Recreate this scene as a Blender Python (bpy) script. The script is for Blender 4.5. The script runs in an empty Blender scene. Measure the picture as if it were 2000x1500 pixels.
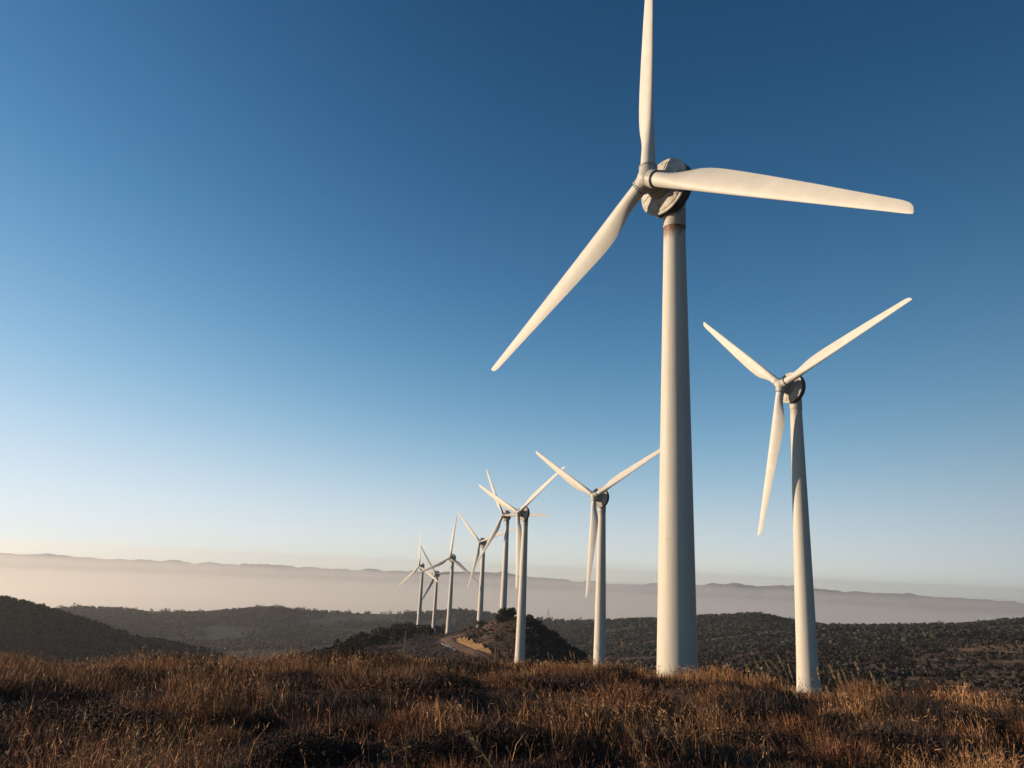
import bpy, math, random
import numpy as np
from mathutils import Matrix, Vector

# ------------------------------------------------------------------ camera, sky, sun, exposure
SC = bpy.context.scene
COL = SC.collection
RNG = np.random.default_rng(11)
random.seed(5)
F_PX, PITCH, ROLL = 1492.07, 0.239171, -0.0461065       # focal length in pixels of the 2000 px wide frame
CF = np.array([0, math.cos(PITCH), math.sin(PITCH)])
_U0 = np.array([0, -math.sin(PITCH), math.cos(PITCH)])
_R0 = np.array([1.0, 0, 0])
CR = _R0 * math.cos(ROLL) - _U0 * math.sin(ROLL)
CU = _U0 * math.cos(ROLL) + _R0 * math.sin(ROLL)

cam_d = bpy.data.cameras.new('camera')
cam_d.sensor_fit = 'HORIZONTAL'
cam_d.sensor_width = 36.0
cam_d.lens = 36.0 * F_PX / 2000.0
cam_d.clip_start = 0.1
cam_d.clip_end = 60000
cam = bpy.data.objects.new('camera', cam_d)
COL.objects.link(cam)
cam.matrix_world = Matrix(((CR[0], CU[0], -CF[0], 0), (CR[1], CU[1], -CF[1], 0), (CR[2], CU[2], -CF[2], 0), (0, 0, 0, 1)))
SC.camera = cam

SUN_AZ = math.radians(173.5)      # counter-clockwise from +X: the sun stands to the left, just ahead of the camera
SUN_EL = math.radians(9.0)
def _tone(A, B, g, xs): return [(0, 0)] + [(x, A * x ** g / (1 + B * x ** g)) for x in xs] + [(1, 1.0)]
SKY_CURVE = [_tone(180, 240, 2.5, (.015, .022, .029, .036, .044, .053, .065, .08, .1, .13, .17, .23, .32, .45)),
             _tone(25, 28, 2.0, (.03, .045, .06, .075, .09, .11, .135, .17, .22, .3, .42, .6)),
             _tone(12, 12, 2.0, (.06, .1, .14, .18, .22, .27, .33, .42, .55, .7))]
world = bpy.data.worlds.new('World')
SC.world = world
world.use_nodes = True
wn, wl = world.node_tree.nodes, world.node_tree.links
wn.clear()
w_out = wn.new('ShaderNodeOutputWorld')
w_bg = wn.new('ShaderNodeBackground')
w_sky = wn.new('ShaderNodeTexSky')
w_sky.sky_type = 'NISHITA'
w_sky.sun_disc = False
w_sky.sun_elevation = SUN_EL
w_sky.sun_rotation = math.pi / 2 - SUN_AZ
w_sky.altitude = 1500
w_sky.air_density = 0.7
w_sky.dust_density = 0.0
w_sky.ozone_density = 3.0
w_bg.inputs['Strength'].default_value = 0.685
w_str = wn.new('ShaderNodeVectorMath'); w_str.operation = 'SCALE'; w_str.inputs['Scale'].default_value = 0.1
wl.new(w_sky.outputs['Color'], w_str.inputs[0])
w_cur = wn.new('ShaderNodeRGBCurve')          # the clear, dry evening air: deeper blue overhead
for ch, pts_ in enumerate(SKY_CURVE):
    cv = w_cur.mapping.curves[ch]
    while len(cv.points) > 2: cv.points.remove(cv.points[1])
    cv.points[0].location = pts_[0]; cv.points[1].location = pts_[-1]
    for p_ in pts_[1:-1]: cv.points.new(*p_)
w_cur.mapping.use_clip = False
w_cur.mapping.update()
wl.new(w_str.outputs['Vector'], w_cur.inputs['Color'])
# the side of the sky away from the low sun is dimmer
w_tc = wn.new('ShaderNodeTexCoord')
w_dot = wn.new('ShaderNodeVectorMath'); w_dot.operation = 'DOT_PRODUCT'
w_dot.inputs[1].default_value = (-math.cos(SUN_AZ), -math.sin(SUN_AZ), 0)
wl.new(w_tc.outputs['Generated'], w_dot.inputs[0])
w_mr = wn.new('ShaderNodeMapRange'); w_mr.interpolation_type = 'SMOOTHSTEP'
w_mr.inputs['From Min'].default_value = .10; w_mr.inputs['From Max'].default_value = 1.0
w_mr.inputs['To Min'].default_value = 1.0; w_mr.inputs['To Max'].default_value = .36
wl.new(w_dot.outputs['Value'], w_mr.inputs['Value'])
w_mr2 = wn.new('ShaderNodeMapRange')
w_mr2.inputs['From Min'].default_value = -.65; w_mr2.inputs['From Max'].default_value = .1
w_mr2.inputs['To Min'].default_value = 1.10; w_mr2.inputs['To Max'].default_value = 1.0
wl.new(w_dot.outputs['Value'], w_mr2.inputs['Value'])
w_pr = wn.new('ShaderNodeMath'); w_pr.operation = 'MULTIPLY'
wl.new(w_mr.outputs['Result'], w_pr.inputs[0]); wl.new(w_mr2.outputs['Result'], w_pr.inputs[1])
w_mul = wn.new('ShaderNodeVectorMath'); w_mul.operation = 'SCALE'
wl.new(w_cur.outputs['Color'], w_mul.inputs[0]); wl.new(w_pr.outputs['Value'], w_mul.inputs['Scale'])
wl.new(w_mul.outputs['Vector'], w_bg.inputs['Color'])
wl.new(w_bg.outputs['Background'], w_out.inputs['Surface'])

sun_d = bpy.data.lights.new('sun', 'SUN')
sun_d.energy = 5.0
sun_d.angle = math.radians(0.5)
sun_d.color = (1.0, 0.76, 0.50)
sun = bpy.data.objects.new('sun', sun_d)
COL.objects.link(sun)
sdir = Vector((math.cos(SUN_AZ) * math.cos(SUN_EL), math.sin(SUN_AZ) * math.cos(SUN_EL), math.sin(SUN_EL)))
sun.rotation_euler = sdir.to_track_quat('Z', 'Y').to_euler()
sun.location = sdir * 200

SC.view_settings.view_transform = 'Standard'
SC.view_settings.look = 'None'
SC.view_settings.exposure = 0.55
SC.view_settings.gamma = 1.0
SC.cycles.use_denoising = True
SC.cycles.max_bounces = 8
SC.cycles.diffuse_bounces = 3
SC.cycles.volume_bounces = 6
SC.cycles.transparent_max_bounces = 8

# ------------------------------------------------------------------ helpers
def ray(px, py):
    d = CF + CR * ((px - 1000) / F_PX) - CU * ((py - 750) / F_PX)
    return d / math.hypot(d[0], d[1])          # scaled to unit horizontal length

def tag(o, label=None, cat=None, group=None, kind=None):
    if label: o['label'] = label
    if cat: o['category'] = cat
    if group: o['group'] = group
    if kind: o['kind'] = kind
    return o

def mesh_np(name, V, Fs, col=None, smooth=False, mats=()):
    """V (n,3); Fs list of (m,k) int arrays; col (n,3) point colours"""
    me = bpy.data.meshes.new(name)
    V = np.asarray(V, dtype=np.float32)
    me.vertices.add(len(V))
    me.vertices.foreach_set('co', V.ravel())
    idx = np.concatenate([np.asarray(f, dtype=np.int32).ravel() for f in Fs])
    tot = np.concatenate([np.full(len(f), np.asarray(f).shape[1], dtype=np.int32) for f in Fs])
    st = np.concatenate([[0], np.cumsum(tot)[:-1]]).astype(np.int32)
    me.loops.add(len(idx))
    me.loops.foreach_set('vertex_index', idx)
    me.polygons.add(len(tot))
    me.polygons.foreach_set('loop_start', st)
    me.polygons.foreach_set('loop_total', tot)
    me.polygons.foreach_set('use_smooth', np.full(len(tot), smooth, dtype=bool))
    me.update(calc_edges=True)
    if col is not None:
        a = me.color_attributes.new('Col', 'FLOAT_COLOR', 'POINT')
        c = np.ones((len(V), 4), dtype=np.float32)
        c[:, :3] = col
        a.data.foreach_set('color', c.ravel())
    for m in mats: me.materials.append(m)
    return me

def add(name, me, parent=None, loc=None, rot=None):
    o = bpy.data.objects.new(name, me)
    COL.objects.link(o)
    if parent: o.parent = parent
    if loc is not None: o.location = loc
    if rot is not None: o.rotation_euler = rot
    return o

def copy_tree(o, parent=None):
    c = o.copy()
    COL.objects.link(c)
    c.parent = parent
    for ch in list(o.children): copy_tree(ch, c)
    return c

def _hash(ix, iy, s):
    n = (ix.astype(np.int64) * 374761393 + iy.astype(np.int64) * 668265263 + s * 974634777) & 0x7fffffff
    n = ((n ^ (n >> 13)) * 1274126177) & 0x7fffffff
    return ((n ^ (n >> 16)) & 0xffff) / 65535.0

def vnoise(x, y, s=0):
    x = np.asarray(x, float); y = np.asarray(y, float)
    ix, iy = np.floor(x), np.floor(y)
    fx, fy = x - ix, y - iy
    fx = fx * fx * (3 - 2 * fx); fy = fy * fy * (3 - 2 * fy)
    a, b = _hash(ix, iy, s), _hash(ix + 1, iy, s)
    c, d = _hash(ix, iy + 1, s), _hash(ix + 1, iy + 1, s)
    return (a + (b - a) * fx) * (1 - fy) + (c + (d - c) * fx) * fy

def fbm(x, y, s=0, o=4):
    t, a, n = 0, 1.0, 0
    for k in range(o):
        t = t + a * vnoise(x * 2 ** k + 17 * k, y * 2 ** k - 9 * k, s + k)
        n += a; a *= 0.5
    return t / n * 2 - 1

def lerp(a, b, t): return a + (b - a) * t
def sstep(a, b, x):
    t = np.clip((x - a) / (b - a), 0, 1)
    return t * t * (3 - 2 * t)

# ------------------------------------------------------------------ materials
def mat_new(name):
    m = bpy.data.materials.new(name)
    m.use_nodes = True
    nt = m.node_tree
    b = nt.nodes['Principled BSDF']
    return m, nt, b

def m_attr(name, rough=0.9, spec=0.1, noise=None, bump=None, translucent=0.0):
    m, nt, b = mat_new(name)
    at = nt.nodes.new('ShaderNodeAttribute'); at.attribute_name = 'Col'
    src = at.outputs['Color']
    if noise:
        sc, amt = noise
        tc = nt.nodes.new('ShaderNodeNewGeometry')
        n = nt.nodes.new('ShaderNodeTexNoise'); n.inputs['Scale'].default_value = sc; n.inputs['Detail'].default_value = 8
        n.inputs['Roughness'].default_value = 0.65
        nt.links.new(tc.outputs['Position'], n.inputs['Vector'])
        r = nt.nodes.new('ShaderNodeMapRange')
        r.inputs['From Min'].default_value = 0.3; r.inputs['From Max'].default_value = 0.7
        r.inputs['To Min'].default_value = 1 - amt; r.inputs['To Max'].default_value = 1 + amt
        nt.links.new(n.outputs['Fac'], r.inputs['Value'])
        mx = nt.nodes.new('ShaderNodeVectorMath'); mx.operation = 'SCALE'
        nt.links.new(src, mx.inputs[0]); nt.links.new(r.outputs['Result'], mx.inputs['Scale'])
        src = mx.outputs['Vector']
        if bump:
            bp = nt.nodes.new('ShaderNodeBump'); bp.inputs['Distance'].default_value = bump
            nt.links.new(n.outputs['Fac'], bp.inputs['Height'])
            nt.links.new(bp.outputs['Normal'], b.inputs['Normal'])
    nt.links.new(src, b.inputs['Base Color'])
    b.inputs['Roughness'].default_value = rough
    b.inputs['Specular IOR Level'].default_value = spec
    return m

def m_plain(name, rgb, rough=0.6, spec=0.3, metal=0.0, var=0.15, scale=3.0):
    m, nt, b = mat_new(name)
    tc = nt.nodes.new('ShaderNodeTexCoord')
    n = nt.nodes.new('ShaderNodeTexNoise'); n.inputs['Scale'].default_value = scale; n.inputs['Detail'].default_value = 5
    nt.links.new(tc.outputs['Object'], n.inputs['Vector'])
    r = nt.nodes.new('ShaderNodeMapRange'); r.inputs['From Min'].default_value = .3; r.inputs['From Max'].default_value = .7
    r.inputs['To Min'].default_value = 1 - var; r.inputs['To Max'].default_value = 1 + var * 0.3
    nt.links.new(n.outputs['Fac'], r.inputs['Value'])
    mx = nt.nodes.new('ShaderNodeVectorMath'); mx.operation = 'SCALE'; mx.inputs[0].default_value = rgb
    nt.links.new(r.outputs['Result'], mx.inputs['Scale'])
    nt.links.new(mx.outputs['Vector'], b.inputs['Base Color'])
    b.inputs['Roughness'].default_value = rough
    b.inputs['Specular IOR Level'].default_value = spec
    b.inputs['Metallic'].default_value = metal
    return m

TOP_Z = 42.2
def m_tower(rusty=True):
    """off-white paint with faint vertical streaks, and a rust stain just under the collar"""
    m, nt, b = mat_new('tower_paint' if rusty else 'clean_tower_paint')
    N, L = nt.nodes.new, nt.links.new
    tc = N('ShaderNodeTexCoord')
    mp = N('ShaderNodeMapping'); mp.inputs['Scale'].default_value = (2.2, 2.2, 0.12)
    L(tc.outputs['Object'], mp.inputs['Vector'])
    n = N('ShaderNodeTexNoise'); n.inputs['Scale'].default_value = 2.0; n.inputs['Detail'].default_value = 8; n.inputs['Roughness'].default_value = .65
    L(mp.outputs['Vector'], n.inputs['Vector'])
    r = N('ShaderNodeValToRGB')
    r.color_ramp.elements[0].position = .30; r.color_ramp.elements[0].color = (.42, .39, .335, 1)
    r.color_ramp.elements[1].position = .62; r.color_ramp.elements[1].color = (.49, .465, .415, 1)
    L(n.outputs['Fac'], r.inputs['Fac'])
    # rust
    sp = N('ShaderNodeSeparateXYZ'); L(tc.outputs['Object'], sp.inputs['Vector'])
    mp2 = N('ShaderNodeMapping'); mp2.inputs['Scale'].default_value = (1.6, 1.6, 0.5)
    L(tc.outputs['Object'], mp2.inputs['Vector'])
    n2 = N('ShaderNodeTexNoise'); n2.inputs['Scale'].default_value = 1.6; n2.inputs['Detail'].default_value = 6
    L(mp2.outputs['Vector'], n2.inputs['Vector'])
    top = N('ShaderNodeMapRange'); top.inputs['From Min'].default_value = TOP_Z - 2.6; top.inputs['From Max'].default_value = TOP_Z - 0.1
    top.inputs['To Min'].default_value = -.42; top.inputs['To Max'].default_value = .42
    L(sp.outputs['Z'], top.inputs['Value'])
    ad = N('ShaderNodeMath'); ad.operation = 'ADD'; L(top.outputs['Result'], ad.inputs[0]); L(n2.outputs['Fac'], ad.inputs[1])
    rr = N('ShaderNodeMapRange'); rr.inputs['From Min'].default_value = .55; rr.inputs['From Max'].default_value = .95
    L(ad.outputs['Value'], rr.inputs['Value'])
    mx = N('ShaderNodeMix'); mx.data_type = 'RGBA'
    L(rr.outputs['Result'], mx.inputs[0]); L(r.outputs['Color'], mx.inputs[6]); mx.inputs[7].default_value = (.16, .07, .03, 1) if rusty else (.34, .31, .26, 1)
    L(mx.outputs[2], b.inputs['Base Color'])
    b.inputs['Roughness'].default_value = .62
    b.inputs['Specular IOR Level'].default_value = .35
    return m

M_TOWER = m_tower()
M_TOWER_CLEAN = m_tower(False)
M_BLADE = m_plain('blade_paint', (.52, .50, .46), rough=.55, spec=.3, var=.10, scale=.6)
M_HUB = m_plain('hub_paint', (.44, .42, .38), rough=.5, spec=.35, var=.3, scale=1.2)
def m_dirty(name, rgb, dirt, rust):
    """painted casing with grime gathered in blotches and a few vertical rust runs"""
    m, nt, b = mat_new(name)
    N, L = nt.nodes.new, nt.links.new
    tc = N('ShaderNodeTexCoord')
    n1 = N('ShaderNodeTexNoise'); n1.inputs['Scale'].default_value = .9; n1.inputs['Detail'].default_value = 8; n1.inputs['Roughness'].default_value = .7
    L(tc.outputs['Object'], n1.inputs['Vector'])
    r1 = N('ShaderNodeMapRange'); r1.inputs['From Min'].default_value = .42; r1.inputs['From Max'].default_value = .66
    L(n1.outputs['Fac'], r1.inputs['Value'])
    m1 = N('ShaderNodeMix'); m1.data_type = 'RGBA'; L(r1.outputs['Result'], m1.inputs[0]); m1.inputs[6].default_value = (*rgb, 1); m1.inputs[7].default_value = (*dirt, 1)
    mp = N('ShaderNodeMapping'); mp.inputs['Scale'].default_value = (3.0, 3.0, .45); L(tc.outputs['Object'], mp.inputs['Vector'])
    n2 = N('ShaderNodeTexNoise'); n2.inputs['Scale'].default_value = 1.7; n2.inputs['Detail'].default_value = 4; L(mp.outputs['Vector'], n2.inputs['Vector'])
    r2 = N('ShaderNodeMapRange'); r2.inputs['From Min'].default_value = .63; r2.inputs['From Max'].default_value = .72
    L(n2.outputs['Fac'], r2.inputs['Value'])
    m2 = N('ShaderNodeMix'); m2.data_type = 'RGBA'; L(r2.outputs['Result'], m2.inputs[0]); L(m1.outputs[2], m2.inputs[6]); m2.inputs[7].default_value = (*rust, 1)
    L(m2.outputs[2], b.inputs['Base Color'])
    b.inputs['Roughness'].default_value = .55; b.inputs['Specular IOR Level'].default_value = .3
    return m
M_NAC = m_dirty('nacelle_paint', (.44, .415, .37), (.27, .24, .20), (.14, .075, .04))
M_RIM = m_plain('cooling_rim', (.17, .16, .15), rough=.6, spec=.3, var=.4, scale=1.5)
M_STEEL = m_plain('dark_steel', (.05, .05, .055), rough=.45, spec=.5, metal=.3)
M_WOOD = m_plain('weathered_wood', (.20, .16, .12), rough=.9, spec=.1, var=.3)
M_GROUND = m_attr('ground_cover', noise=(0.35, .45), bump=.25)
M_GRASS = m_attr('dry_grass_blades', rough=.75, spec=.15)
M_LEAF = m_attr('leaves', rough=.8, spec=.12)
M_BARK = m_plain('bark', (.07, .055, .045), rough=.95, spec=.05, var=.4)
M_ROAD = m_attr('packed_dirt', noise=(1.2, .25), bump=.05)
M_BANK = m_attr('eroded_earth', noise=(1.0, .35), bump=.4)
M_STONE = m_plain('pale_stone', (.38, .35, .30), rough=.95, spec=.1, var=.4)

# ------------------------------------------------------------------ terrain: crests and hollows at real distances around the viewpoint
YR = 1200
def line(pts):
    """pts: (px, r, 'y'|'z', value) -> arrays az, r, z"""
    A, Rr, Z = [], [], []
    for px, r, k, v in pts:
        d = ray(px, v if k == 'y' else YR)
        A.append(math.atan2(d[0], d[1])); Rr.append(r)
        Z.append(d[2] * r if k == 'y' else v)
    o = np.argsort(A)
    A, Rr, Z = np.array(A)[o], np.array(Rr)[o], np.array(Z)[o]
    # close the circle behind the viewpoint
    rb, zb = (Rr[0] + Rr[-1]) / 2, (Z[0] + Z[-1]) / 2
    A = np.concatenate([[-math.pi], A, [math.pi]]); Rr = np.concatenate([[rb], Rr, [rb]]); Z = np.concatenate([[zb], Z, [zb]])
    return A, Rr, Z

def zip_y(xs, ys, rs):
    if not hasattr(rs, '__len__'): rs = [rs] * len(xs)
    return [(x, r, 'y', y) for x, y, r in zip(xs, ys, rs)]

K_X = [-200, 0, 60, 110, 260, 440, 540, 620, 690, 760, 860, 960, 1060, 1200, 1290, 1400, 1500, 1560, 1650, 1750, 1850, 1930, 2000, 2200]
K_Y = [1298, 1300, 1304, 1324, 1314, 1304, 1290, 1296, 1284, 1290, 1302, 1306, 1310, 1316, 1324, 1324, 1346, 1378, 1384, 1394, 1402, 1418, 1440, 1472]
K_R = [30, 30, 29, 29, 29, 30, 31, 32, 32, 31, 30, 29, 28, 27, 26, 25, 24, 22, 20, 19, 18, 17, 17, 17]
D_X = [-300, 0, 60, 100, 150, 200, 300, 400, 450, 540, 600, 700, 760, 840, 890, 930, 990, 1060, 1100, 1200, 1283, 1370, 1420, 1480, 1530, 1600, 1700, 1800, 1900, 1950, 2000, 2200]
D_Y = [1190, 1198, 1198, 1195, 1189, 1190, 1197, 1199, 1194, 1189, 1196, 1200, 1200, 1198, 1194, 1198, 1206, 1219, 1217, 1216, 1214, 1209, 1207, 1204, 1214, 1225, 1226, 1226, 1224, 1219, 1216, 1209]
D_R = [2300] * 14 + [2250] * 3 + [2000, 1950, 1800, 1700, 1600, 1550] + [1500] * 9
M_X = [-300, 0, 100, 200, 300, 370, 430, 550, 620, 700, 780, 850, 930, 980, 1030, 1060, 1090, 1120, 1200, 1290, 1360, 1400, 1450, 1500, 1550, 1600, 1650, 1700, 1740, 1780, 1850, 1900, 1940, 2000, 2200]
M_Y = [1070, 1082, 1086, 1095, 1098, 1103, 1105, 1106, 1110, 1115, 1118, 1122, 1119, 1120, 1128, 1130, 1132, 1138, 1143, 1147, 1145, 1142, 1142, 1148, 1145, 1151, 1158, 1160, 1162, 1167, 1171, 1174, 1176, 1183, 1192]
LINES = [
    line([(-200, 8, 'z', -1.78), (1000, 8, 'z', -1.78), (2200, 8, 'z', -1.86)]),
    line([(-200, 15, 'z', -2.35), (1000, 14, 'z', -2.25), (1600, 13, 'z', -2.35), (2000, 12, 'z', -2.42), (2200, 12, 'z', -2.5)]),
    line(zip_y(K_X, K_Y, K_R)),
    line([(-200, 68, 'z', -13), (600, 68, 'z', -11), (1327, 67, 'z', -11.1), (1600, 67, 'z', -11), (2000, 67, 'z', -13.5)]),
    line([(-200, 140, 'z', -27), (600, 138, 'z', -20), (1000, 138, 'z', -18), (1577, 140, 'z', -17), (2000, 140, 'z', -23)]),
    line([(-200, 215, 'z', -42), (600, 215, 'z', -30), (960, 212, 'z', -26.5), (1171, 210, 'z', -26), (1500, 215, 'z', -28), (2000, 215, 'z', -31.5)]),
    line([(-200, 285, 'z', -55), (500, 285, 'z', -44), (620, 285, 'y', 1297), (760, 285, 'y', 1293), (880, 285, 'y', 1290), (960, 280, 'y', 1300), (1016, 276, 'z', -33), (1100, 280, 'y', 1315), (1160, 280, 'z', -43), (1500, 290, 'z', -43), (2000, 300, 'y', 1362)]),
    line([(-200, 380, 'z', -68), (430, 390, 'z', -60), (540, 400, 'z', -54), (620, 440, 'y', 1284), (680, 480, 'y', 1270), (720, 520, 'y', 1257), (760, 570, 'y', 1247), (816, 612, 'y', 1232),
          (850, 605, 'y', 1237), (876, 512, 'y', 1237), (905, 470, 'y', 1232), (937, 446, 'y', 1222), (960, 405, 'y', 1213), (985, 378, 'y', 1209), (1010, 366, 'y', 1208), (1030, 360, 'y', 1211), (1060, 350, 'y', 1232),
          (1100, 340, 'y', 1262), (1140, 332, 'y', 1287), (1170, 330, 'z', -50), (1300, 380, 'z', -50), (1500, 430, 'y', 1312), (2000, 430, 'y', 1325)]),
    line([(-200, 650, 'z', -92), (500, 660, 'z', -95), (700, 700, 'z', -80), (816, 740, 'z', -72), (937, 620, 'z', -75), (1100, 560, 'z', -85), (1300, 560, 'y', 1318), (1500, 560, 'y', 1292), (2000, 560, 'y', 1294)]),
    line([(-200, 900, 'y', 1135), (0, 900, 'y', 1176), (60, 900, 'y', 1187), (130, 905, 'y', 1209), (200, 910, 'y', 1229), (270, 915, 'y', 1254), (330, 920, 'y', 1261), (400, 930, 'y', 1277), (440, 940, 'y', 1290), (520, 950, 'z', -125),
          (800, 1000, 'z', -125), (1050, 900, 'z', -100), (1180, 800, 'y', 1300), (1300, 760, 'y', 1286), (1400, 730, 'y', 1278), (1480, 720, 'y', 1268), (1560, 720, 'y', 1272), (1700, 720, 'y', 1274), (1850, 720, 'y', 1269), (1950, 720, 'y', 1263), (2100, 720, 'y', 1255)]),
    line([(-200, 1250, 'z', -150), (440, 1250, 'z', -150), (1000, 1250, 'z', -140), (1200, 1000, 'y', 1288), (1500, 920, 'y', 1270), (2000, 920, 'y', 1262)]),
    line([(-200, 1650, 'z', -150), (300, 1650, 'y', 1262), (1000, 1600, 'y', 1254), (1200, 1350, 'y', 1262), (1500, 1200, 'y', 1245), (2000, 1180, 'y', 1243)]),
    line(zip_y(D_X, D_Y, D_R)),
    line([(-200, 3300, 'z', -330), (2200, 3000, 'z', -330)]),
    line([(-200, 4800, 'z', -430), (2200, 4800, 'z', -430)]),
    line([(-200, 9500, 'z', -430), (2200, 9500, 'z', -430)]),
    line([(-200, 10800, 'z', -260), (2200, 10800, 'z', -260)]),
    line(zip_y(M_X, M_Y, 12000)),
    line([(-200, 13500, 'z', -200), (2200, 13500, 'z', -250)]),
    line([(-200, 16500, 'z', -420), (2200, 16500, 'z', -420)]),
]

HOLLOWS = []      # x, y, half width, half depth of the meadow hollows, where the grass is shorter and darker
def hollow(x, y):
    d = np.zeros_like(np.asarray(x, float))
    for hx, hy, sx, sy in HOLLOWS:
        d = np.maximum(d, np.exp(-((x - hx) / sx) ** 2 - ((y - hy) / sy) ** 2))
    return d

def H(x, y, detail=True):
    x = np.atleast_1d(np.asarray(x, float)); y = np.atleast_1d(np.asarray(y, float))
    az = np.arctan2(x, y); r = np.hypot(x, y)
    Rk = np.stack([np.zeros_like(az)] + [np.interp(az, l[0], l[1]) for l in LINES])
    Zk = np.stack([np.full_like(az, -1.66)] + [np.interp(az, l[0], l[2]) for l in LINES])
    n = len(Rk)
    h = np.diff(Rk, axis=0); s = np.diff(Zk, axis=0) / h
    m = np.zeros_like(Zk)
    for k in range(1, n - 1):
        w1 = 2 * h[k] + h[k - 1]; w2 = h[k] + 2 * h[k - 1]
        ok = s[k - 1] * s[k] > 0
        with np.errstate(divide='ignore', invalid='ignore'):
            mm = (w1 + w2) / (w1 / s[k - 1] + w2 / s[k])
        m[k] = np.where(ok, mm, 0)
    m[0] = s[0]
    rr = np.minimum(r, Rk[-1] - 1)
    k = np.clip((rr[None, :] >= Rk).sum(0) - 1, 0, n - 2)
    j = np.arange(len(r))
    t = (rr - Rk[k, j]) / h[k, j]
    z = ((2 * t**3 - 3 * t**2 + 1) * Zk[k, j] + (t**3 - 2 * t**2 + t) * h[k, j] * m[k, j]
         + (-2 * t**3 + 3 * t**2) * Zk[k + 1, j] + (t**3 - t**2) * h[k, j] * m[k + 1, j])
    if detail:
        z = z + (0.30 * fbm(x / 3.6, y / 2.8, 1, 3) + .36 * fbm(x / 10 + 3, y / 7, 2, 2) - .10) * (1 - .65 * sstep(13, 22, r)) * sstep(4, 10, r) * (1 - sstep(60, 120, r))
        z = z + 0.8 * fbm(x / 24, y / 24, 5, 4) * sstep(90, 200, r) * (1 - sstep(1000, 1500, r))
        z = z + 7 * (1 + .9 * sstep(.06, .2, az)) * fbm(x / 170, y / 170, 9, 5) * sstep(500, 1000, r) * (1 - sstep(2500, 4000, r)) * (1 - .75 * sstep(1.0, 0.0, np.abs(r - Rk[13]) / 150))
        z = z + (55 * fbm(x / 900, y / 900, 13, 6) + 70 * np.abs(fbm(x / 330, y / 330, 14, 5)) * (1 + 1.5 * sstep(1.0, 0.0, np.abs(r - Rk[18]) / 500))) * sstep(9500, 11000, r) * (1 - .72 * sstep(1.0, 0.0, np.abs(r - Rk[18]) / 500))
    if HOLLOWS: 
        m_ = r < 60
        if m_.any(): z = z.copy(); z[m_] -= .28 * hollow(x[m_], y[m_])
    return z

def hz(x, y): return float(H(x, y)[0])

def at(px, r, y=YR):
    """point on the ground in the direction of picture column px, r metres away"""
    d = ray(px, y)
    x, yy = d[0] * r, d[1] * r
    return x, yy, hz(x, yy)

def hit(px, py, r0=6.0, r1=3000.0):
    d = ray(px, py)
    rs = np.exp(np.linspace(math.log(r0), math.log(r1), 900))
    z = H(d[0] * rs, d[1] * rs)
    below = np.nonzero(z >= d[2] * rs)[0]
    if len(below) == 0: return None
    r = rs[below[0]]
    return d[0] * r, d[1] * r, float(z[below[0]]), r

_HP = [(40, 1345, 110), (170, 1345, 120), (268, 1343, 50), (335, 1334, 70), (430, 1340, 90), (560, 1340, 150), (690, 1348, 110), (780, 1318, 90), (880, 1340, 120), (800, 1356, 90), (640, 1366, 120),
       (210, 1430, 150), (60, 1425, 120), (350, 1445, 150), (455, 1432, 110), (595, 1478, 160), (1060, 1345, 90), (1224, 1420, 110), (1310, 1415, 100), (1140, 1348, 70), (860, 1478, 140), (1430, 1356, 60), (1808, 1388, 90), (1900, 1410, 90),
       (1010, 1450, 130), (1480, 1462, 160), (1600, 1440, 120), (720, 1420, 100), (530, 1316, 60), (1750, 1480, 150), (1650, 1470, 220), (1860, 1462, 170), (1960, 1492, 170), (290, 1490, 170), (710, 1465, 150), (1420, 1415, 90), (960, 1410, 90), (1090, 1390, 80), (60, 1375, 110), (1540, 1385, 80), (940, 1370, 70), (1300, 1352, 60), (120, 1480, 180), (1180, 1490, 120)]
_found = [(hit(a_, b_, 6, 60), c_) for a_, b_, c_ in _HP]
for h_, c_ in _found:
    if h_: HOLLOWS.append((h_[0], h_[1], .5 * c_ / F_PX * h_[3] * 1.1, .50 * (h_[3] / 9) ** 1.6))

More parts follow.
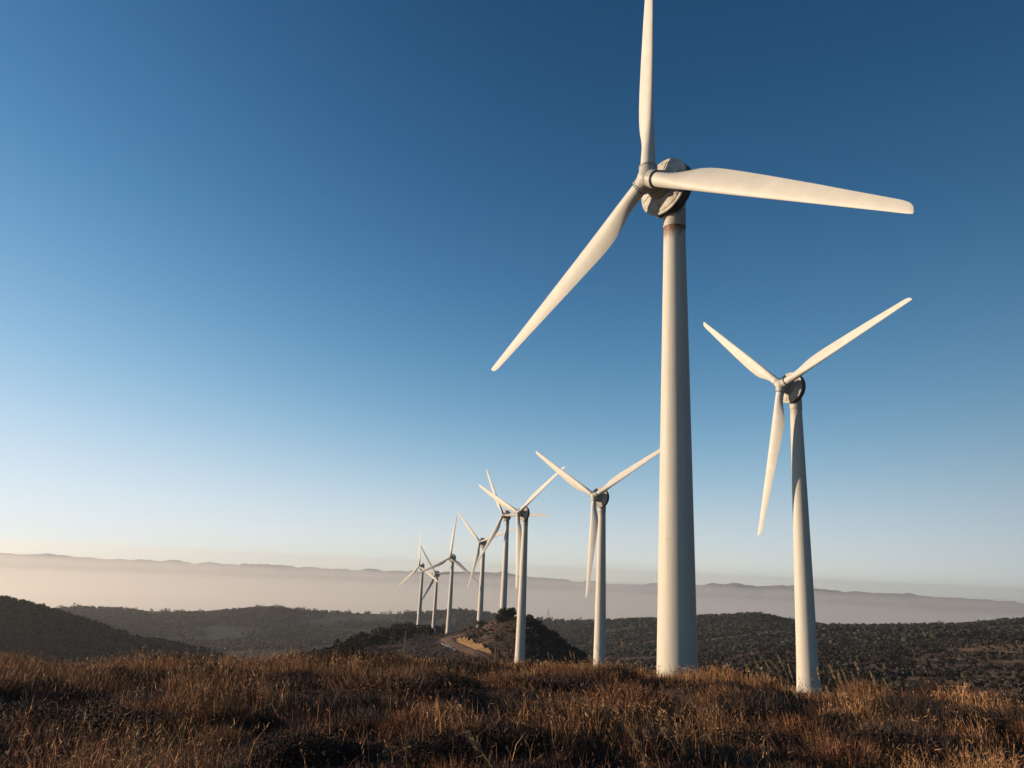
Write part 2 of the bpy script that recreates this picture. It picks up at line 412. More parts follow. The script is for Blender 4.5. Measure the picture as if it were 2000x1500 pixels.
# one ground sheet out to the far mountains
def build_ground():
    fine = np.radians(np.arange(-44, 44.01, 0.14))
    coarse = np.radians(np.arange(44 + 4, 360 - 44, 4.0))
    az = np.concatenate([fine, coarse])
    na = len(az)
    rr = np.concatenate([np.linspace(0.6, 6, 10), np.exp(np.linspace(math.log(6.3), math.log(45), 130)),
                         np.exp(np.linspace(math.log(46), math.log(200), 60)), np.exp(np.linspace(math.log(203), math.log(3300), 330)),
                         np.exp(np.linspace(math.log(3400), math.log(16400), 120))])
    A, Rr = np.meshgrid(az, rr)
    X, Y = (np.sin(A) * Rr).ravel(), (np.cos(A) * Rr).ravel()
    Z = H(X, Y)
    V = np.stack([X, Y, Z], 1)
    V = np.concatenate([V, [[0, 0, -1.66]]])
    nr = len(rr)
    i, j = np.meshgrid(np.arange(nr - 1), np.arange(na), indexing='ij')
    j2 = (j + 1) % na
    q = np.stack([i * na + j, i * na + j2, (i + 1) * na + j2, (i + 1) * na + j], -1).reshape(-1, 4)
    q = q[:, ::-1]
    c = nr * na
    tri = np.stack([np.full(na, c), (np.arange(na) + 1) % na, np.arange(na)], 1)
    # surface colour: earth and dry grass, scrub, pale clearings
    r = np.hypot(X, Y)
    n1 = fbm(X / 60, Y / 60, 21, 5); n2 = fbm(X / 9, Y / 9, 31, 5); n3 = fbm(X / 200, Y / 200, 41, 4)
    azd = np.degrees(np.arctan2(X, Y))
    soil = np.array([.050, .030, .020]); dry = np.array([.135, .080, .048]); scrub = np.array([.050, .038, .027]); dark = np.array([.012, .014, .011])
    t = sstep(-.40, .12, n1 * .7 + n2 * .5)
    c3 = lerp(scrub, dry, t[:, None])
    kn = sstep(180, 240, r) * (1 - sstep(600, 680, r)) * sstep(-18, -14, azd) * (1 - sstep(6.5, 9, azd))
    heath = lerp(np.array([.032, .022, .018]), np.array([.080, .042, .026]), sstep(.0, .35, n2 + .4 * n1)[:, None])
    c3 = lerp(c3, heath, kn[:, None])
    near = (1 - sstep(45, 90, r))[:, None]
    c3 = lerp(c3, soil * (1 + .3 * n2[:, None]), near)
    slope = sstep(23, 29, azd) * sstep(150, 220, r) * (1 - sstep(900, 1150, r))
    c3 = lerp(c3, lerp(np.array([.10, .056, .033]), np.array([.20, .115, .058]), sstep(-.2, .3, n2)[:, None]), slope[:, None] * .85)
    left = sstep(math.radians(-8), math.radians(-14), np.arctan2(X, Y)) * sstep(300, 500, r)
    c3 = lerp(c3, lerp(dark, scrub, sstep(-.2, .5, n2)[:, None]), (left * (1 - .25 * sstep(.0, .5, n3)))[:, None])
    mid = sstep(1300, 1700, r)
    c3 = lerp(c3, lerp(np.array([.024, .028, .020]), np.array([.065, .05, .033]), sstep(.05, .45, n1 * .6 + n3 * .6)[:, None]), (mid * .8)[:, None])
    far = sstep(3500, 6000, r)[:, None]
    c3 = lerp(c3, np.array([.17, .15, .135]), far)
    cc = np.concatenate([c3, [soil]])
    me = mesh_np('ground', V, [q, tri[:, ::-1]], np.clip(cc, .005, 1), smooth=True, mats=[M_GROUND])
    tag(add('ground', me), kind='structure')
build_ground()
#@@OBJECTS
# ------------------------------------------------------------------ wind turbines
HUB_H, OVER, RAD, TILT = 46.0, 3.4806, 26.2421, 0.0594936

def lathe(profile, n=48, axis='z', close=False):
    """profile list of (radius, height)"""
    P = np.array(profile, float)
    a = np.linspace(0, 2 * np.pi, n, endpoint=False)
    V = np.stack([P[:, 0][:, None] * np.cos(a), P[:, 0][:, None] * np.sin(a), np.repeat(P[:, 1][:, None], n, 1)], -1)
    if axis == 'x': V = V[..., [2, 0, 1]]
    m = len(P)
    i, j = np.meshgrid(np.arange(m - 1), np.arange(n), indexing='ij')
    q = np.stack([i * n + j, i * n + (j + 1) % n, (i + 1) * n + (j + 1) % n, (i + 1) * n + j], -1).reshape(-1, 4)
    V = V.reshape(-1, 3)
    Fs = [q]
    caps = np.concatenate([[np.arange(n)[::-1]], [np.arange(n) + (m - 1) * n]])
    Fs.append(caps)
    return V, Fs

def join(parts):
    Vs, Fd, off = [], {}, 0
    for V, Fs in parts:
        Vs.append(V)
        for f in Fs:
            f = np.asarray(f)
            Fd.setdefault(f.shape[1], []).append(f + off)
        off += len(V)
    return np.concatenate(Vs), [np.concatenate(v) for v in Fd.values()]

def tube(p0, p1, r0, r1, n=12):
    p0, p1 = np.array(p0, float), np.array(p1, float)
    d = p1 - p0; L = np.linalg.norm(d); d /= L
    u = np.cross(d, [0, 0, 1.0]) if abs(d[2]) < .9 else np.cross(d, [1.0, 0, 0])
    u /= np.linalg.norm(u); v = np.cross(d, u)
    a = np.linspace(0, 2 * np.pi, n, endpoint=False)
    ring = lambda p, r: p + r * (np.cos(a)[:, None] * u + np.sin(a)[:, None] * v)
    V = np.concatenate([ring(p0, r0), ring(p1, r1)])
    j = np.arange(n)
    q = np.stack([j, (j + 1) % n, n + (j + 1) % n, n + j], 1)
    return V, [q, np.array([j[::-1], j + n])]

def smooth_by_angle(me, deg=35):
    me.polygons.foreach_set('use_smooth', np.ones(len(me.polygons), dtype=bool))
    try: me.set_sharp_from_angle(angle=math.radians(deg))
    except Exception: pass
    return me

# blade: root at the hub flange, span along +Z, trailing edge towards +X, upwind +Y
def blade_mesh():
    rn = np.array([.045, .07, .10, .14, .18, .22, .27, .32, .40, .50, .60, .70, .80, .88, .93, .96, .98, .992, 1.0])
    ch = np.array([1.33, 1.33, 1.36, 1.58, 1.92, 2.18, 2.28, 2.24, 2.10, 1.90, 1.68, 1.46, 1.22, 1.04, .93, .86, .74, .52, .12])
    le = np.array([.665, .665, .665, .665, .66, .65, .64, .62, .59, .55, .51, .47, .43, .40, .385, .38, .37, .355, .32])
    th = np.array([1.33, 1.33, 1.25, 1.05, .85, .72, .62, .55, .44, .34, .27, .21, .16, .13, .11, .10, .08, .05, .02])
    rs = np.concatenate([[.045], np.linspace(.06, .93, 40), [.945, .958, .968, .977, .985, .991, .996, 1.0]])
    c = np.interp(rs, rn, ch); l = np.interp(rs, rn, le); t = np.interp(rs, rn, th)
    n = 28
    a = np.linspace(0, 2 * np.pi, n, endpoint=False)
    V = []
    for k, r in enumerate(rs):
        w = float(sstep(.06, .22, r))
        cx, cy = -np.cos(a) * c[k] / 2, np.sin(a) * t[k] / 2          # ellipse
        x01 = .5 * (1 - np.cos(a))
        yt = 5 * (.2969 * np.sqrt(x01) - .126 * x01 - .3516 * x01**2 + .2843 * x01**3 - .1015 * x01**4)
        camber = .03 * c[k] * 4 * x01 * (1 - x01)
        ax_, ay = x01 * c[k], np.sign(np.sin(a)) * yt * t[k] + camber
        x = lerp(cx + c[k] / 2, ax_, w) - l[k]
        y = lerp(cy, ay, w)
        tw = math.radians(np.interp(r, [0, .2, .4, .7, 1], [12, 12, 7, 3.5, 2]) + 3)
        X = x * math.cos(tw) + y * math.sin(tw)
        Y = -x * math.sin(tw) + y * math.cos(tw)
        V.append(np.stack([X, Y, np.full(n, r * RAD)], 1))
    V = np.concatenate(V); m = len(rs)
    i, j = np.meshgrid(np.arange(m - 1), np.arange(n), indexing='ij')
    q = np.stack([i * n + j, i * n + (j + 1) % n, (i + 1) * n + (j + 1) % n, (i + 1) * n + j], -1).reshape(-1, 4)[:, ::-1]
    return smooth_by_angle(mesh_np('blade', V, [q, np.array([np.arange(n), (np.arange(n) + (m - 1) * n)[::-1]])], smooth=True, mats=[M_BLADE]), 60)

BLADE_ME = blade_mesh()

def tower_mesh(extra, rusty):
    zs = np.linspace(-extra - 2.0, TOP_Z, 30)
    rad = np.interp(zs, [-10, 0, 14, 28, TOP_Z], [1.68 + .35, 1.68, 1.46, 1.22, .97])
    prof = [(r, z) for r, z in zip(rad, zs)]
    parts = [lathe(prof, 64)]
    for zf in (14.2, 28.3):                      # bolted section joints, barely proud of the skin
        r = float(np.interp(zf, zs, rad))
        parts.append(lathe([(r - .01, zf - .05), (r + .012, zf - .04), (r + .012, zf + .04), (r - .01, zf + .05)], 64))
    V, Fs = join(parts)
    return smooth_by_angle(mesh_np('tower', V, Fs, smooth=True, mats=[M_TOWER if rusty else M_TOWER_CLEAN]), 30)

V, Fs = lathe([(.6, TOP_Z + .0), (1.02, TOP_Z + .0), (1.05, TOP_Z + .06), (1.05, TOP_Z + .22), (1.03, TOP_Z + .24), (1.03, TOP_Z + 3.2), (.7, TOP_Z + 3.6)], 48)
NECK_ME = smooth_by_angle(mesh_np('neck', V, Fs, smooth=True, mats=[M_NAC]), 30)

# parts around the rotor axis: local x forward along the axis, origin on the tower axis at hub height
g = [(.05, -1.25), (.4, -1.2), (.75, -1.05), (1.0, -.75), (1.15, -.35), (1.4, -.05), (1.9, .2), (2.35, .34), (2.37, .42)]
V1, F1 = lathe(g + [(.8, .43)], 64, 'x')
NAC_ME = smooth_by_angle(mesh_np('nacelle', V1, [f[:, ::-1] if f.shape[1] == 4 else f for f in F1], smooth=True, mats=[M_NAC]), 35)
drum = [(1.0, .40), (2.60, .40), (2.66, .44), (2.66, .50), (2.52, .52), (2.52, .66), (2.64, .68), (2.64, .76), (2.52, .78), (2.52, .96), (2.64, .98), (2.64, 1.06), (2.52, 1.08), (2.52, 1.26), (2.68, 1.28), (2.68, 1.34), (2.4, 1.36), (1.0, 1.36)]
V1, F1 = lathe(drum, 96, 'x')
parts = [(V1, F1)]
for k in range(36):                     # cooling fins across the rim
    t = k * 2 * math.pi / 36
    c_, s_ = math.cos(t), math.sin(t)
    B = np.array([(x_, r_, w_) for x_ in (.46, 1.30) for r_ in (2.45, 2.60) for w_ in (-.025, .025)])
    W = np.stack([B[:, 0], B[:, 1] * c_ - B[:, 2] * s_, B[:, 1] * s_ + B[:, 2] * c_], 1)
    parts.append((W, [np.array([(0, 1, 3, 2), (4, 6, 7, 5), (0, 4, 5, 1), (2, 3, 7, 6), (0, 2, 6, 4), (1, 5, 7, 3)])]))
V1, F1 = join(parts)
DRUM_ME = smooth_by_angle(mesh_np('generator_ring', V1, F1, smooth=True, mats=[M_RIM]), 25)
plate = [(1.2, 1.30), (2.70, 1.345), (2.75, 1.38), (2.75, 1.47), (2.68, 1.52), (2.46, 1.545), (2.44, 1.60), (2.30, 1.66), (1.55, 1.83), (1.50, 1.87), (1.30, 1.88)]
V1, F1 = lathe(plate, 96, 'x')
parts = [(V1, F1)]
for k in range(6):                      # radial stiffening ribs and hatches on the face
    t = k * math.pi / 3 + .35
    c_, s_ = math.cos(t), math.sin(t)
    B = np.array([(x0 + dx_, r_, w_) for (r_, x0) in ((1.45, 1.80), (2.36, 1.61)) for dx_ in (-.04, .10) for w_ in (-.05, .05)])
    W = np.stack([B[:, 0], B[:, 1] * c_ - B[:, 2] * s_, B[:, 1] * s_ + B[:, 2] * c_], 1)
    parts.append((W, [np.array([(0, 1, 3, 2), (4, 6, 7, 5), (0, 4, 5, 1), (2, 3, 7, 6), (0, 2, 6, 4), (1, 5, 7, 3)])]))
V1, F1 = join(parts)
PLATE_ME = smooth_by_angle(mesh_np('front_plate', V1, F1, smooth=True, mats=[M_NAC]), 25)
brg = [(1.1, 1.80), (1.34, 1.82), (1.34, 2.1), (1.22, 2.16), (1.22, 2.42), (.98, 2.5), (.94, 2.95), (.5, 3.0)]
V1, F1 = lathe(brg, 64, 'x')
BRG_ME = smooth_by_angle(mesh_np('main_bearing', V1, F1, smooth=True, mats=[M_NAC]), 30)

def axis_frame(phi):
    """hub frame inside a turbine: X trailing, Y axis, Z span"""
    ax = np.array([math.cos(TILT), 0, math.sin(TILT)]); up = np.array([-math.sin(TILT), 0, math.cos(TILT)])
    side = np.cross(up, ax)
    z = up * math.cos(phi) + side * math.sin(phi)
    x = -(-up * math.sin(phi) + side * math.cos(phi))
    return x, ax, z

def hub_mesh():
    """cast hub: rounded body with three blade sockets; local x forward, z along the first blade"""
    parts = []
    a = np.linspace(0, np.pi, 20)
    prof = [(max(.02, .98 * math.sin(t)), -.92 * math.cos(t) * (1.0 if math.cos(t) > 0 else 1.06)) for t in a]
    parts.append(lathe(prof, 48, 'x'))
    V, F = join(parts)
    return V, F

def hub_me(phi0):
    parts = [hub_mesh()]
    for k in range(3):
        t = k * 2 * math.pi / 3
        d = np.array([0, -math.sin(t), math.cos(t)])
        V, F = lathe([(.5, .2), (.84, .45), (.80, .80), (.78, 1.02), (.84, 1.04), (.84, 1.14), (.74, 1.16), (.74, 1.19), (.5, 1.2)], 40)
        u = np.array([1.0, 0, 0]); v = np.cross(d, u)
        W = V[:, 0:1] * u + V[:, 1:2] * v + V[:, 2:3] * d
        parts.append((W, F))
    V, F = join(parts)
    return smooth_by_angle(mesh_np('hub', V, F, smooth=True, mats=[M_HUB]), 30)
HUB_ME = hub_me(0)
def collar_me():
    V, F = lathe([(.66, 1.2), (.72, 1.2), (.72, 1.27), (.685, 1.28), (.66, 1.28)], 40)
    return smooth_by_angle(mesh_np('root_seal', V, F, smooth=True, mats=[M_STEEL]), 30)
SEAL_ME = collar_me()

V, F = join([tube((0, 0, 0), (0, 0, 1.0), .04, .03, 8), tube((-.02, 0, .98), (.34, 0, .98), .03, .02, 8), tube((.02, 0, .98), (-.3, 0, .98), .03, .05, 8)])
SENS_ME = mesh_np('wind_sensor', V, F, smooth=False, mats=[M_STEEL])

TURB = [  # x, y, z base, yaw, phase, extra tower length, label
    (14.22, 64.486, -11.108, 3.7669, 6.2372, 0.3, 'largest white wind turbine, rust stained below its nacelle, top blade cut off'),
    (49.856, 130.377, -12.62, 3.6415, 5.413, 4.5, 'second largest white wind turbine, standing right of the largest among tall reeds'),
    (25.80, 207.647, -25.757, 3.949, 5.263, 0.3, 'white wind turbine just left of the big tower, one blade reaching behind it'),
    (6.96, 274.942, -26.102, 3.8592, 5.1473, 6.3, 'white wind turbine standing in front of the dark bushy knoll'),
    (0.725, 374.982, -20.39, 4.0556, 5.7702, 0, 'white wind turbine whose foot is hidden by the round oak on top of the knoll'),
    (-11.892, 445.726, -31.267, 4.041, 5.4528, 0, 'white wind turbine with a small dark bush at its foot, behind the dirt road'),
    (-32.975, 505.864, -39.77, 4.286, .077, 0, 'white wind turbine at the bend of the dirt road, one blade pointing almost straight up'),
    (-52.193, 622.538, -51.255, 4.429, 5.6779, 0, 'lowest of the white wind turbines, second from the left, beside a dark tree clump'),
    (-62.01, 604.095, -46.025, 3.9492, 6.1897, 0, 'leftmost small white wind turbine, foot partly hidden by a dark tree'),
]
for i, (x, y, z, yaw, ph, extra, lab) in enumerate(TURB):
    root = bpy.data.objects.new('wind_turbine', None); COL.objects.link(root)
    root.empty_display_size = 2
    tag(root, lab, 'wind turbine', 'wind turbines along the ridge')
    root.location = (x, y, z); root.rotation_euler = (0, 0, yaw)
    add('tower', tower_mesh(extra, i == 0), root)
    add('neck', NECK_ME, root)
    def on_axis(name, me, s, phi=0.0, parent=None):
        o = add(name, me, parent or root)
        ax = np.array([math.cos(TILT), 0, math.sin(TILT)]); up = np.array([-math.sin(TILT), 0, math.cos(TILT)])
        sd = np.cross(up, ax)
        zc = up * math.cos(phi) + sd * math.sin(phi); yc = np.cross(zc, ax)
        org = np.array([OVER, 0, HUB_H]) + ax * s
        o.matrix_basis = Matrix(((ax[0], yc[0], zc[0], org[0]), (ax[1], yc[1], zc[1], org[1]), (ax[2], yc[2], zc[2], org[2]), (0, 0, 0, 1)))
        return o
    nac = on_axis('nacelle', NAC_ME, -OVER)
    for sx, sy, sz in ((.15, .3, 1.75), (.05, -.35, 1.6)): add('wind_sensor', SENS_ME, nac, (sx, sy, sz))
    on_axis('generator_ring', DRUM_ME, -OVER)
    on_axis('front_plate', PLATE_ME, -OVER)
    on_axis('main_bearing', BRG_ME, -OVER)
    on_axis('hub', HUB_ME, 0, ph)
    for k in range(3):
        phi = ph + k * 2 * math.pi / 3
        xx, yy, zz = axis_frame(phi)
        b = add('blade', BLADE_ME, root)
        b.matrix_basis = Matrix(((xx[0], yy[0], zz[0], OVER), (xx[1], yy[1], zz[1], 0), (xx[2], yy[2], zz[2], HUB_H), (0, 0, 0, 1)))
        add('root_seal', SEAL_ME, b)

# ------------------------------------------------------------------ dirt road, cut bank, kerb stones
def polyline(pts, step):
    pts = np.array(pts, float)
    d = np.concatenate([[0], np.cumsum(np.linalg.norm(np.diff(pts, axis=0), axis=1))])
    s = np.arange(0, d[-1], step)
    # smooth by repeated averaging
    P = np.stack([np.interp(s, d, pts[:, k]) for k in range(pts.shape[1])], 1)
    for _ in range(12):
        P[1:-1] = (P[:-2] + 2 * P[1:-1] + P[2:]) / 4
    return P

road_px = [(985, 1312), (962, 1296), (940, 1283), (915, 1272), (893, 1262), (877, 1254), (868, 1248), (872, 1245), (888, 1243.5), (905, 1242)]
pts = []
for px, py in road_px:
    h_ = hit(px, py, 215, 560)
    if h_: pts.append(h_[:2])
RP = polyline(pts, 1.5)
tg = np.gradient(RP, axis=0); tg /= np.linalg.norm(tg, axis=1)[:, None]
nrm = np.stack([tg[:, 1], -tg[:, 0]], 1)          # right-hand side when walking away
def drape(offs, lifts):
    W = []
    for o_, l_ in zip(offs, lifts):
        P = RP + nrm * (o_[:, None] if hasattr(o_, '__len__') else o_)
        W.append(np.stack([P[:, 0], P[:, 1], H(P[:, 0], P[:, 1]) + l_], 1))
    W = np.stack(W, 1)
    n, m = W.shape[:2]
    i, j = np.meshgrid(np.arange(n - 1), np.arange(m - 1), indexing='ij')
    q = np.stack([i * m + j, i * m + j + 1, (i + 1) * m + j + 1, (i + 1) * m + j], -1).reshape(-1, 4)[:, ::-1]
    return W.reshape(-1, 3), q
offs = np.linspace(-2.7, 2.7, 9)
V, q = drape(list(offs), [.02, .22, .24, .26, .30, .26, .24, .22, .02])
c = np.tile(np.array([.16, .10, .065]) * np.array([.45, .8, 1.15, .7, 1.0, .65, 1.2, .8, .45])[:, None], (len(RP), 1)) * (1 + .25 * fbm(V[:, 0] / 4, V[:, 1] / 4, 3, 3))[:, None]
tag(add('dirt_road', mesh_np('dirt_road', V, [q], c, smooth=True, mats=[M_ROAD])), kind='structure')

# eroded bank cut into the slope on the uphill side
n0, n1 = int(len(RP) * .16), int(len(RP) * .68)
s = np.linspace(0, 1, len(RP))
env = np.zeros(len(RP)); env[n0:n1] = np.sin(np.linspace(0, np.pi, n1 - n0) ** 1.0) ** .6 * np.linspace(.45, 1.15, n1 - n0)
W = []
rowsN = 9
for k in range(rowsN):
    t = k / (rowsN - 1)
    jit = 1.5 * fbm(np.arange(len(RP)) / 1.8, np.full(len(RP), k * .3), 61, 4)
    P = RP + nrm * (3.0 + 2.4 * t + jit * t * (1.2 - t) * 2)[:, None] if True else None
    top = env * (2.7 + 2.2 * fbm(np.arange(len(RP)) / 2.0, np.zeros(len(RP)), 66, 4))
    zz_ = H(P[:, 0], P[:, 1]) - .3 + t * top
    W.append(np.stack([P[:, 0], P[:, 1], zz_], 1)[n0:n1])
W.append(W[-1] + np.array([nrm[n0:n1, 0] * 3.5, nrm[n0:n1, 1] * 3.5, -2.6 * env[n0:n1]]).T)
W = np.stack(W, 1); n, m = W.shape[:2]
i, j = np.meshgrid(np.arange(n - 1), np.arange(m - 1), indexing='ij')
q = np.stack([i * m + j, i * m + j + 1, (i + 1) * m + j + 1, (i + 1) * m + j], -1).reshape(-1, 4)[:, ::-1]
V = W.reshape(-1, 3)
c = np.tile(np.array([.20, .12, .06]), (len(V), 1)) * (1 + .3 * fbm(V[:, 0], V[:, 1] * 1.0, 8, 3))[:, None]
c.reshape(n, m, 3)[:, -1] = (.05, .045, .03); c.reshape(n, m, 3)[:, -2] *= .6
tag(add('earth_bank', mesh_np('earth_bank', V, [q], np.clip(c, .01, .8), smooth=False, mats=[M_BANK])), kind='structure')

# low row of kerb stones on the valley side of the bend
V_, F_ = lathe([(.25, 0), (1.0, .12), (.95, .9), (.5, 1.25)], 7)
KERB_ME = mesh_np('kerb_stone', V_ * np.array([1, 1.5, 1.0]), F_, mats=[M_STONE])
for k in range(int(len(RP) * .36), int(len(RP) * .66)):
    if random.random() < .25: continue
    P = RP[k] - nrm[k] * (3.2 + .3 * random.random())
    o = add('kerb_stone', KERB_ME, None, (P[0], P[1], hz(*P) + .02), (0, 0, math.atan2(tg[k, 1], tg[k, 0])))
    o.scale = [.28 + .22 * random.random()] * 3
    tag(o, 'pale kerb stone along the outer edge of the dirt road bend', 'kerb stone', 'kerb stones of the road bend')
#@@VEG
# ------------------------------------------------------------------ trees
def leaf_cloud(n, blobs, size, col, seed, squash=1.0):
    """leaf clumps spread through a crown made of several lobes; returns V,F,C"""
    g = np.random.default_rng(seed)
    B = np.array(blobs)                                    # x,y,z,r
    w = B[:, 3] ** 2; w /= w.sum()
    k = g.choice(len(B), n, p=w)
    d = g.normal(size=(n, 3)); d /= np.linalg.norm(d, axis=1)[:, None]
    rad = B[k, 3] * (g.uniform(.45, 1.08, n) ** .5)
    C = B[k, :3] + d * rad[:, None] * np.array([1, 1, squash])
    nn = d * .8 + g.normal(size=(n, 3)) * .6; nn /= np.linalg.norm(nn, axis=1)[:, None]
    u = np.cross(nn, g.normal(size=(n, 3))); u /= np.linalg.norm(u, axis=1)[:, None]
    v = np.cross(nn, u)
    s = size * g.uniform(.6, 1.5, n)[:, None]
    P = np.stack([C - u * s - v * s * .35, C + v * s * .75, C + u * s - v * s * .3 + nn * s * .2, C - v * s * .9], 1)
    V = P.reshape(-1, 3)
    Fq = np.arange(4 * n).reshape(n, 4)
    clump = vnoise(C[:, 0] / (size * 4) + 7, C[:, 2] / (size * 4) + C[:, 1] / (size * 4), seed)
    cc = np.array(col)[None] * (g.uniform(.6, 1.5, n) * (.7 + .6 * clump))[:, None]
    return V, Fq, np.repeat(cc, 4, 0)

def crown_blobs(kind, g):
    if kind == 'oak':
        b = [(0, 0, .50, .34)]
        for _ in range(9):
            a = g.uniform(0, 6.28); b.append((.30 * math.cos(a), .30 * math.sin(a), g.uniform(.22, .80), g.uniform(.15, .24)))
    elif kind == 'pine':
        b = []
        for k in range(8):
            t = k / 7; rr = .26 * (1 - t) + .04
            a = g.uniform(0, 6.28); b.append((.10 * (1 - t) * math.cos(a), .10 * (1 - t) * math.sin(a), .22 + .72 * t, rr))
    else:  # bush
        b = [(0, 0, .38, .34)]
        for _ in range(6):
            a = g.uniform(0, 6.28); b.append((.36 * math.cos(a), .36 * math.sin(a), g.uniform(.2, .5), g.uniform(.16, .28)))
    return b

PROTO = {}
def tree_meshes(kind, var, n):
    key = (kind, var, n)
    if key in PROTO: return PROTO[key]
    g = np.random.default_rng(hash((len(kind), var, n)) % 9999)
    col = {'oak': (.026, .028, .018), 'pine': (.022, .030, .019), 'bush': (.040, .038, .020)}[kind]
    if var == 9: col = (.035, .045, .022)
    V, Fq, C = leaf_cloud(n, crown_blobs(kind, g), .05 if n > 400 else .085, col, 100 + var)
    me = mesh_np('crown', V, [Fq], C, mats=[M_LEAF])
    parts = [tube((0, 0, -.12), (.01, .01, .5), .035, .018, 7)]
    for k in range(5):
        a = k * 1.3; parts.append(tube((.005, .005, .22 + .05 * k), (.2 * math.cos(a), .2 * math.sin(a), .48 + .06 * k), .013, .005, 5))
    Vt, Ft = join(parts)
    mt = mesh_np('trunk', Vt, Ft, mats=[M_BARK])
    PROTO[key] = (me, mt)
    return PROTO[key]

def tree(kind, x, y, h, label, cat, group=None, wide=1.0, n=260, var=None, name=None):
    var = random.randrange(4) if var is None else var
    cm, tm = tree_meshes(kind, var, n)
    nm = name or {'oak': 'oak_tree', 'pine': 'pine_tree', 'bush': 'bush'}[kind]
    root = bpy.data.objects.new(nm, None); COL.objects.link(root); root.empty_display_size = .5
    root.location = (x, y, hz(x, y) - .02 * h)
    root.rotation_euler = (0, 0, random.uniform(0, 6.28))
    root.scale = (h * wide, h * wide, h)
    tag(root, label, cat, group)
    add('crown', cm, root)
    add('stems' if kind == 'bush' else 'trunk', tm, root)
    return root

# woods and scrub on the far slopes: masses nobody could count
def wood(name, n, px0, px1, rf, size, lab, cat, dens=None, leaf=14, col=(.024, .025, .018), seed=1):
    g = np.random.default_rng(seed)
    px = g.uniform(px0, px1, n * 3); t = g.uniform(0, 1, n * 3)
    d = np.stack([ray(p, 1230) for p in px])
    lo, hi = rf(px)
    r = lo + (hi - lo) * t
    x, y = d[:, 0] * r, d[:, 1] * r
    keep = np.ones(len(x), bool)
    if dens is not None: keep = g.random(len(x)) < dens(px, x, y, r)
    x, y, r = x[keep][:n], y[keep][:n], r[keep][:n]
    n = len(x); z = H(x, y)
    h = g.uniform(size[0], size[1], n)
    # each crown is a handful of leaf clumps over a low dome
    m = leaf
    dd = g.normal(size=(n, m, 3)); dd[..., 2] = np.abs(dd[..., 2]) * .9 + .05
    dd /= np.linalg.norm(dd, axis=2)[..., None]
    Cn = np.stack([x, y, z + h * .32], 1)[:, None] + dd * (h[:, None, None] * np.array([.62, .62, .62]) * g.uniform(.75, 1.1, (n, m, 1)))
    nn = dd + g.normal(size=dd.shape) * .35; nn /= np.linalg.norm(nn, axis=2)[..., None]
    u = np.cross(nn, g.normal(size=dd.shape)); u /= np.linalg.norm(u, axis=2)[..., None]
    v = np.cross(nn, u)
    s = (h[:, None, None] * g.uniform(.22, .42, (n, m, 1)))
    P = np.stack([Cn - u * s - v * s * .4, Cn + v * s * .8, Cn + u * s - v * s * .3, Cn - v * s * .9], 2).reshape(-1, 3)
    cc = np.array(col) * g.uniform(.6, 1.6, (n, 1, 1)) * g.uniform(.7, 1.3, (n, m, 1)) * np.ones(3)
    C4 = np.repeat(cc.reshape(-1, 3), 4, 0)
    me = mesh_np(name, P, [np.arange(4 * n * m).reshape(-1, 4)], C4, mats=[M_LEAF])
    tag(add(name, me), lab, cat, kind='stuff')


# the trees one can pick out on the near ridge: px, distance, height in px, kind, width, label
PXM = lambda hpx, r: hpx * r / F_PX
NEAR = [
    (985, 368, 36, 'oak', 1.15, 'large round dark oak on the top of the knoll, hiding the foot of a turbine', 1500),
    (938, 438, 17, 'oak', 1.2, 'small dark round tree at the foot of the turbine behind the dirt road slope', 700),
    (804, 585, 24, 'oak', 1.3, 'dark tree left of the foot of the leftmost turbine', 700),
    (831, 590, 15, 'oak', 1.5, 'low dark tree between the feet of the two leftmost turbines', 500),
    (860, 560, 20, 'oak', 1.2, 'dark tree right of the lowest turbine, left of the road bend turbine', 500),
]
for px, r, hp, kd, wd, lab, n in NEAR:
    x, y, z = at(px, r, 1225)
    t_ = tree(kd, x, y, PXM(hp, r), lab, 'tree', None, wd, n)
    t_.location.z -= .16 * PXM(hp, r)
G1 = 'trees covering the slope left of the dirt road'
gg = np.random.default_rng(3)
cnt = 0
while cnt < 95:
    px = gg.uniform(560, 852)
    top = np.interp(px, [560, 620, 680, 720, 760, 816, 852], [402, 440, 480, 520, 570, 612, 600])
    r = gg.uniform(top * .74 if px < 800 else top * .80, top * 1.0)
    if px > 800 and r > top * .93: continue
    x, y, z = at(px, r, 1250)
    hp = gg.uniform(13, 28) * (.7 if px < 640 else 1) * (.75 if px > 800 else 1)
    kd = 'pine' if gg.random() < .35 else 'oak'
    o = tree(kd, x, y, PXM(hp, r), ('dark pointed pine on the wooded slope left of the dirt road' if kd == 'pine' else 'dark rounded tree on the wooded slope left of the dirt road'), 'tree', G1, 1.1 if kd == 'pine' else gg.uniform(.9, 1.4), 260)
    cnt += 1
G2 = 'bushes dotted over the knoll above the dirt road'
for k in range(75):
    px = gg.uniform(905, 1150)
    cr = np.interp(px, [876, 905, 937, 960, 985, 1010, 1030, 1060, 1100, 1140], [512, 470, 446, 405, 378, 366, 360, 350, 340, 332])
    r = gg.uniform(cr * .84, cr * 1.0)
    x, y, z = at(px, r, 1250)
    if np.min(np.hypot(RP[:, 0] - x, RP[:, 1] - y)) < 6.5: continue
    hp = gg.uniform(4, 10)
    tree('bush', x, y, PXM(hp, r), 'low dark bush on the knoll between the dirt road and the grass edge', 'bush', G2, gg.uniform(1.1, 2.0), 160)
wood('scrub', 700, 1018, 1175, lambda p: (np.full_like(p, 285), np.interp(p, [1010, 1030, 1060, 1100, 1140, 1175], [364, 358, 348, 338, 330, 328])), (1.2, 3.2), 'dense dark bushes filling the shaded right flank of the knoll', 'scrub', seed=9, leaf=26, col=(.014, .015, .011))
G3 = 'trees along the right shoulder of the knoll'
